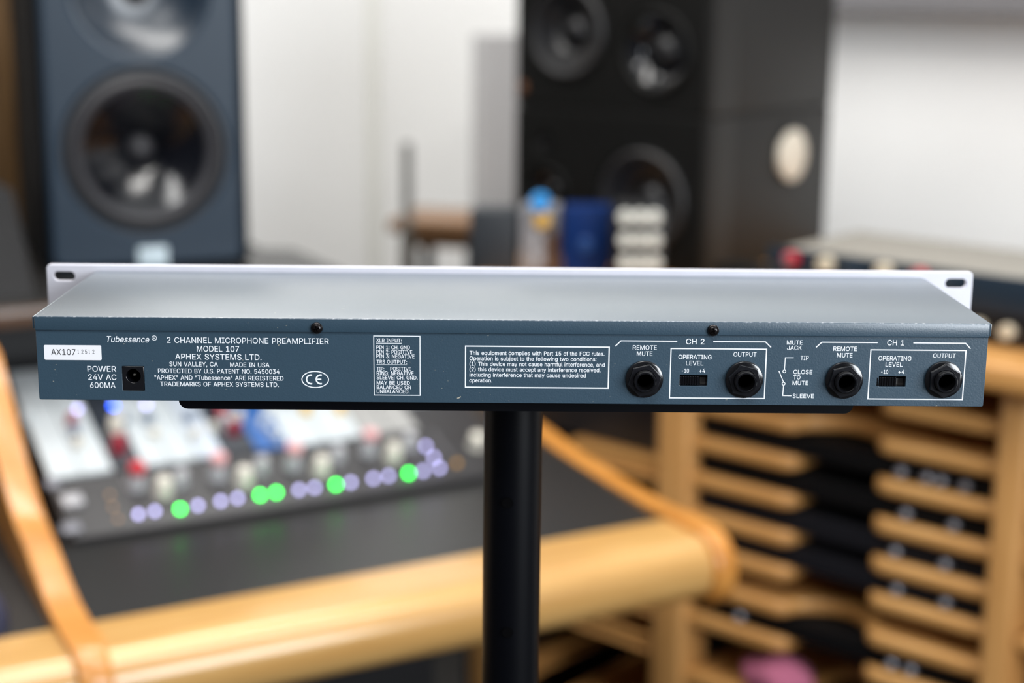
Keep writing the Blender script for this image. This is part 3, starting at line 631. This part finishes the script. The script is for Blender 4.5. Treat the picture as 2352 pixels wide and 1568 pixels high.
def shelf_outline(w, sc, s0, s1):
    P = [(0, NB-0.02), (0, -0.004)]; r = 0.022
    P += [(s0-r+r*math.sin(a), -0.004+r-r*math.cos(a)) for a in [PI/2*i/6 for i in range(7)]]
    if sc > 0.08:
        P += [(s0+0.004, sc-0.03)]+[(s0+0.034-0.03*math.cos(a), sc-0.03+0.03*math.sin(a)) for a in [PI/2*i/5 for i in range(1, 6)]]
        P += [(s1-0.034+0.03*math.sin(a), sc-0.03+0.03*math.cos(a)) for a in [PI/2*i/5 for i in range(6)]]
    else:
        P += [(s0+(s1-s0)*t, 0.018+(sc-0.018)*math.sin(PI*t)**0.8) for t in [i/12 for i in range(1, 12)]]
    P += [(s1+r-r*math.cos(a), -0.004+r-r*math.sin(a)) for a in [PI/2*i/6 for i in range(7)]]
    P += [(w, -0.004), (w, NB-0.02)]
    return P
short_m = fill([[(0.127, NB-0.02), (0.127, -0.004)]+shelf_outline(0.407, 0.30, 0.148, 0.252)[2:]], 0.019, 0.006); short_m.materials.append(M_OAKR)
deep_m = fill([shelf_outline(0.407, 0.16, 0.148, 0.252)], 0.019, 0.006); deep_m.materials.append(M_OAKR)
shal_m = fill([shelf_outline(0.407, 0.05, 0.148, 0.252)], 0.019, 0.006); shal_m.materials.append(M_OAKR)
LEVELS = [0.880, 0.833, 0.784, 0.735, 0.686, 0.640, 0.593, 0.545, 0.462]
BAYS = {0: [(0.735, 1), (0.545, 0), (0.492, 1), (0.36, 1)], 1: [(z, 0 if z in (0.833, 0.593) else 1) for z in LEVELS], 2: [(0.833, 1), (0.784, 1), (0.735, 1), (0.640, 1), (0.545, 1)]}
for b_, lv in BAYS.items():
    x0 = -0.001+(b_-1)*BAY-(0.013 if b_ == 2 else 0)
    if b_ == 0: x0 = -0.459
    for z, dp in lv+[(0.12, 1)]:
        ob('shelf', short_m if b_ == 0 else deep_m if dp else shal_m, M_OAKR, rack, RM @ T(x0, 0, z))
# black units in the slots of the middle bay
ORD = ['second', 'third', 'fourth', 'fifth', 'sixth', 'seventh', 'eighth']
ub = box(0.008, 0.397, 0.030, 0.32, -0.0002, 0.0255, 0.0015, 1); ume = bpy.data.meshes.new('slot_unit_body'); bmesh.ops.recalc_face_normals(ub, faces=ub.faces); ub.to_mesh(ume); ub.free()
M_SLOT = mat('matt_black_face', (8, 8, 10), 0.6, spec=0.2)
ume.materials.append(M_SLOT)
fb = box(0.004, 0.401, 0.010, 0.030, 0.0002, 0.0255, 0.0005, 1); fme = bpy.data.meshes.new('slot_unit_face'); bmesh.ops.recalc_face_normals(fb, faces=fb.faces); fb.to_mesh(fme); fb.free()
fme.materials.append(M_SLOT)
M_CHR = mat('chrome_knob', (165, 165, 172), 0.28, metal=0.6)
kn = lathe([(.0055, 0), (.0055, .008), (.004, .010), (0, .010)], 16); kme = bpy.data.meshes.new('slot_knob'); bmesh.ops.recalc_face_normals(kn, faces=kn.faces); kn.to_mesh(kme); kn.free()
kme.materials.append(M_CHR)
KX = [(0.10, 0.125), (0.285, 0.318, 0.335, 0.365), (0.295, 0.355), (0.285, 0.348), (0.290, 0.352), (0.080, 0.300), (0.075, 0.290, 0.315)]
fg = mat('dark_grey_face', (22, 22, 27), 0.6, spec=0.2)
for i, z in enumerate(LEVELS[1:8]):
    if i in (0, 5): continue                     # these two slots are empty
    U = RM @ T(0, 0, z+0.0095)
    t = thing('slot_unit', 'low black audio unit in the %s slot below the wooden rack top' % ORD[i], 'audio unit', U, 'black units in the wooden rack')
    ob('body', ume, M_BLACK, t, U)
    f2 = fme
    if i in (3, 4): f2 = fme.copy(); f2.materials[0] = fg
    fo = ob('faceplate', f2, M_BLACK, t, U)
    for x in KX[i]: ob('knob', kme, M_CHR, fo, U @ T(x, 0.010, 0.011) @ OUT)
# grey unit of the far bay
U = RM @ T(-BAY, 0, 0.735+0.0095)
t = thing('rack_unit', 'tall dark grey unit on the upper shelf of the rack bay beside the desk', 'audio unit', U)
ob('body', box(0.130, 0.393, 0.040, 0.40, 0, 0.150, 0.002), M_DARK, t, U)
ob('faceplate', box(0.128, 0.400, 0.032, 0.040, 0.0, 0.155, 0.001), M_DARK, t, U)
# pink pouch in the lowest slot
U = RM @ T(0.130, 0.02, 0.462+0.0090)
pb = bmesh.new(); bmesh.ops.create_icosphere(pb, subdivisions=3, radius=1.0)
for v in pb.verts:
    n = 1+0.10*math.sin(5*v.co.x+2*v.co.z)+0.08*math.sin(7*v.co.y+1.3)
    v.co = Vector((v.co.x*0.050*n, v.co.y*0.036*n, max(v.co.z, -0.75)*0.026*n+0.0155))
zmin = min(v.co.z for v in pb.verts)
for v in pb.verts: v.co.z -= zmin
tag(ob('cloth_pouch', pb, mat('pink_cloth', (166, 92, 118), 0.9, bump=0.4, bscale=150), None, U, 80), 'crumpled pink cloth lying in the lowest scooped slot of the wooden rack', 'cloth')

# gear on top of the rack
NA = 0.03
la = hit(RM, 1765, 557, 1, NA); ra_ = hit(RM, 2352, 648, 1, NA)
zA = (la.z+ra_.z)/2; hB = (zA-TOPZ)*0.46; zB = TOPZ+hB
far = hit(RM, 1990, 532, 2, zA)
U = RM @ T(la.x, NA, TOPZ)
dA = max(0.12, min(far.y-NA, 0.28)); wA = 0.483
t = thing('rack_unit', 'black rack unit with cream knobs lying directly on the wooden rack top', 'audio unit', U)
ob('body', box(0.02, wA-0.02, 0.012, dA, 0, hB-0.0005, 0.002), M_BLACK, t, U)
fo = ob('faceplate', box(0, wA, 0.008, 0.012, 0.0005, hB-0.001, 0.0008), M_BLACK, t, U)
M_CRM = mat('cream_knob', (206, 194, 170), 0.4)
for q in ((2245, 712), (2313, 733), (2170, 700)):
    p = hit(U, *q, 1, 0.0)
    ob('knob', lathe([(.0085, 0), (.0085, .010), (.007, .012), (0, .012)], 20), M_CRM, fo, U @ T(p.x, 0.008, hB*0.5) @ OUT)
U = RM @ T(la.x, NA, zB)
hA = zA-zB
t = thing('rack_unit', 'navy rack unit with grey top and red and cream knobs, stacked on the black unit', 'audio unit', U)
M_NAVY = mat('navy_face', (24, 40, 54), 0.4)
ob('body', box(0.02, wA-0.02, 0.004, dA, 0, hA, 0.002), mat('grey_steel_case', (140, 136, 128), 0.6), t, U)
fo = ob('faceplate', box(0, wA, 0, 0.004, 0.0005, hA, 0.0008), M_NAVY, t, U)
for q, m, r in (((1822, 594), M_RED, .0085), ((1902, 606), M_CRM, .0095), ((1965, 618), M_NAVY, .007), ((2035, 622), M_CRM, .0095), ((2118, 632), M_RED, .0085), ((2190, 645), M_NAVY, .007)):
    p = hit(U, *q, 1, 0.0)
    k = ob('knob', lathe([(r, 0), (r, .012), (r*.8, .014), (0, .014)], 20), m, fo, U @ T(p.x, 0.0, min(max(p.z, r), hA-r)) @ OUT)
    if m is M_RED: ob('knob_cap', lathe([(r*.55, 0), (r*.55, .002), (0, .0025)], 16), M_CHR, k, U @ T(p.x, -0.014, min(max(p.z, r), hA-r)) @ OUT)

lb_ = hit(RM, 1650, 600, 1, 0.09)
U = RM @ T(lb_.x-0.01, 0.09, TOPZ)
t = thing('shade_box', 'small added black box for the shade on the rack top between monitor stack and navy unit', 'box', U)  # black box added to stand for the shaded gap beside the monitors
ob('body', box(0, 0.115, 0, 0.05, 0, 0.036, 0.004), M_SLOT, t, U)
ob('lid_seam', box(-0.0004, 0.1154, -0.0004, 0.0504, 0.026, 0.0272), M_SLOT, t, U)

# two big black monitors stacked on the rack
STA = math.radians(-39.5); sl = at_depth(1185, 240, 2.1*1.094)
BXW, BXD, BXH = 0.326, 0.357, 1.184-TOPZ
def big_monitor(name, label, z0, drivers, H, extra=None):
    F = T(sl.x, sl.y, z0) @ RZ(STA)
    t = thing(name, label, 'loudspeaker', F, 'stacked black monitors')
    hl = []; pos = []
    for (px_, py_), r, nm in drivers:
        p = hit(F, px_, py_, 1, 0.0); x = min(max(p.x, r*1.06), BXW-r*1.06); z = min(max(p.z, r*1.05), H-r*1.05)
        pos.append((x, z, r, nm)); hl.append(circ(x, z, r*0.985, 48))
    ob('cabinet', shell(0, BXW, 0, H-0.001, 0.012, BXD, hl, 0.004, 0.003), M_CAB, t, F)
    me = fill([rrect(0, BXW, 0, H-0.001, 0.004, 3)]+hl, 0.022, 0.003)
    ob('baffle', xf(me, T(0, 0.010, 0) @ UPR), M_BAF, t, F)
    for x, z, r, nm in pos:
        if nm == 'tweeter':
            w_ = ob('tweeter', lathe([(r, 0.001), (r*.9, 0.001), (r*.7, -0.004), (r*.55, -0.005)], 32), M_BAF, t, F @ T(x, 0.0, z) @ OUT)
            ob('dome', lathe([(r*.56, -0.005), (r*.4, 0.0), (0, 0.002)], 24), M_CONE, w_, F @ T(x, 0, z) @ OUT)
        else: driver(t, F @ T(x, 0.0, z) @ OUT, r, M_BAF, mat('dark_rubber', (24, 24, 26), 0.5) if nm == 'woofer' else M_BAF, M_CONE if nm == 'woofer' else M_GLOSS, deep=0.30 if nm == 'woofer' else 0.34, cap=0.32 if nm == 'woofer' else 0.42, name=nm, m_cap=M_CONE)
    return t, F
t, F = big_monitor('large_monitor', 'lower of two stacked black monitors, with a cream disc on its side', TOPZ, [((1474, 462), 0.080, 'woofer'), ((1258, 438), 0.041, 'midrange'), ((1250, 330), 0.015, 'tweeter')], BXH)
q = hit(F, 1812, 355, 0, BXW)
dk = ob('disc_mount', lathe([(0.042, -0.002), (0.042, 0.004), (0.038, 0.006), (0, 0.006)], 40), M_BLACK, t, F @ T(BXW, q.y+0.004, q.z) @ RY(PI/2))
ob('side_disc', lathe([(0.037, 0.0), (0.037, 0.008), (0.034, 0.010), (0, 0.010)], 40), mat('cream_disc', (222, 214, 198), 0.6), dk, F @ T(BXW+0.002, q.y-0.002, q.z) @ RY(PI/2))
t, F = big_monitor('large_monitor', 'upper of two stacked black monitors, with a small copper badge', TOPZ+BXH, [((1302, 72), 0.072, 'woofer'), ((1508, 118), 0.064, 'midrange')], 0.25)
q = hit(F, 1200, 200, 1, 0.0)
ob('badge', box(max(q.x, 0.008)-0.006, max(q.x, 0.008)+0.008, -0.004, 0.0, q.z-0.008, q.z+0.008, 0.002), mat('copper_badge', (120, 82, 58), 0.4, metal=0.4), t, F)

# four small items standing on the rack top in front of the monitors
def front_item(name, label, cat, xl, xr, yt, depth_, dp, m, bev=0.003):
    p = at_depth((xl+xr)/2, yt, depth_); wdt = (xr-xl)/F_PX*depth_
    F = T(p.x, p.y, TOPZ) @ RZ(math.radians(-6))
    t = thing(name, label, cat, F)
    ob('body', box(-wdt/2, wdt/2, 0, dp, 0, p.z-TOPZ, bev), m, t, F)
    return t, F, wdt, p.z-TOPZ
front_item('storage_box', 'plain charcoal box on the rack top at the end of the row of small units', 'box', 1078, 1186, 484, 2.155, 0.06, mat('charcoal_box', (36, 41, 47), 0.6))
t, F, w_, h_ = front_item('desktop_unit', 'silver desktop unit with a blue knob above a gold knob, between charcoal and blue boxes', 'audio unit', 1196, 1284, 476, 2.15, 0.06, mat('silver_case', (150, 150, 154), 0.45, metal=0.2))
p = hit(F, 1240, 466, 1, -0.012); ob('knob', lathe([(.013, 0), (.013, .016), (.011, .019), (0, .019)], 28), mat('sky_blue_knob', (58, 150, 222), 0.4), t, F @ T(p.x, 0.0, p.z) @ OUT)
p = hit(F, 1246, 506, 1, -0.010); ob('knob', lathe([(.011, 0), (.011, .016), (.009, .018), (0, .018)], 28), mat('gold_knob', (214, 170, 84), 0.4), t, F @ T(p.x, 0.0, p.z) @ OUT)
ob('side_strip', box(w_*0.18, w_*0.46, -0.002, 0.001, 0.002, h_*0.62), mat('brown_strip', (112, 82, 62), 0.5), t, F)
for dz in (0.25, 0.5): ob('button', lathe([(.008, 0), (.008, .006), (0, .007)], 20), M_LGREY, t, F @ T(0, 0, h_*dz) @ OUT)
t, F, w_, h_ = front_item('pedal_box', 'royal blue metal box on the rack top beside the unit with white knobs', 'box', 1292, 1402, 478, 2.10, 0.06, mat('royal_blue_case', (2, 36, 88), 0.5, spec=0.2))
ob('front_knob', lathe([(.010, 0), (.010, .006), (.008, .008), (0, .008)], 24), mat('blue_knob', (22, 62, 118), 0.4), t, F @ T(0.0, 0, h_*0.5) @ OUT)
t, F, w_, h_ = front_item('desktop_unit', 'black desktop unit with rows of white knobs beside the royal blue box', 'audio unit', 1408, 1528, 470, 2.045, 0.06, M_BLACK)
for yy in (500, 552, 604, 656):
    for xx in (1436, 1470, 1503):
        p = hit(F, xx, yy, 1, -0.008)
        if p.z > 0.008: ob('knob', lathe([(.0095, 0), (.0095, .010), (.008, .012), (0, .012)], 20), mat('white_knob', (206, 207, 200), 0.45), t, F @ T(p.x, 0, p.z) @ OUT)

# ------------------------------------------------------------------ far corner: panel, table, pole; wooden slats at left
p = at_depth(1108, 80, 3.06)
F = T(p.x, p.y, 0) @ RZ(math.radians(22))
t = thing('grey_panel', 'tall light grey panel standing behind the stacked monitors', 'acoustic panel', F)  # upright slab added in place of a soft-edged grey area behind the monitors
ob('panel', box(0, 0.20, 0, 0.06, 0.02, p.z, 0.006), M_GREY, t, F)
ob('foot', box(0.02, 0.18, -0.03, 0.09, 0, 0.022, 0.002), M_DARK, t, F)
p = at_depth(890, 506, 2.90)
F = T(p.x, p.y, 0) @ RZ(math.radians(-12))
t = thing('side_table', 'small brown wooden table in the far room corner', 'table', F)
M_TAB = wood('table_wood', (120, 88, 58), (146, 108, 74), (4, 30, 30), rough=0.5)
ob('table_top', box(0, 0.19, 0, 0.20, p.z-0.022, p.z, 0.003), M_TAB, t, F)
ob('apron', box(0.03, 0.16, 0.02, 0.035, p.z-0.05, p.z-0.022), M_TAB, t, F)
for x in (0.025, 0.145):
    for y in (0.02, 0.16): ob('leg', box(x, x+0.02, y, y+0.02, 0, p.z-0.022), M_DARK, t, F)
p = at_depth(935, 330, 2.76)
t = thing('microphone_stand', 'slim grey vertical pole stand beside the small wooden table', 'stand', T(p.x, p.y, 0))
ob('pole', lathe([(.009, 0.01), (.009, p.z), (0, p.z+0.004)], 20), mat('pole_grey', (120, 120, 118), 0.5), t, T(p.x, p.y, 0))
ob('lower_tube', lathe([(.010, 0.01), (.0125, 0.01), (.0125, 0.93), (.009, 0.935)], 20), mat('pole_dark', (60, 56, 48), 0.5), t, T(p.x, p.y, 0))
ob('base', lathe([(0, 0), (.06, 0), (.06, .010), (.02, .02), (0, .02)], 32), M_DARK, t, T(p.x, p.y, 0))
p = at_depth(120, 300, 2.45)
F = T(p.x, p.y, 0) @ RZ(math.radians(20))
t = thing('wooden_screen', 'brown wooden slatted screen standing behind the upright monitor', 'screen', F)
ob('backing', box(-0.40, 0, 0.02, 0.04, 0, 2.0), M_BROWN, t, F)
for k in range(8): ob('slat', box(-0.045-k*0.05, -0.005-k*0.05, -0.015, 0.02, 0, 2.0, 0.003), M_BROWN, t, F)
# dark slanted box behind the divider on the bridge
p = hit(OM, 45, 700, 1, 0.46)
F = OM @ T(p.x, 0.46, 1.0)
t = ob('slanted_case', prism([(0, 0), (0.24, 0), (0.24, 0.11), (0.10, 0.11)], -0.34, 0.02, 0.004), mat('charcoal_case', (17, 17, 19), 0.8), None, F)
tag(t, 'charcoal slanted case on the desk bridge beside the upright monitor', 'case')
# mouse on the left desk bay
p = at_z(2, 1405, surf(0.1)); q = OM.inverted() @ p
F = OM @ T(q.x-0.024, q.y, surf(q.y)) @ RX(math.atan(SL))
mb = bmesh.new(); bmesh.ops.create_uvsphere(mb, u_segments=24, v_segments=12, radius=1.0)
for v in mb.verts: v.co = Vector((v.co.x*0.030, v.co.y*0.052, max(v.co.z, 0)*0.034))
ms = thing('computer_mouse', 'dark blue-grey rounded mouse on the desk beyond the oak divider', 'mouse', F)
ob('shell', mb, mat('blue_grey_shell', (50, 54, 74), 0.4), ms, F, 60)
ob('scroll_wheel', lathe([(0, -.003), (.008, -.003), (.008, .003), (0, .003)], 20), M_BLACK, ms, F @ T(0, 0.030, 0.024) @ RY(PI/2))
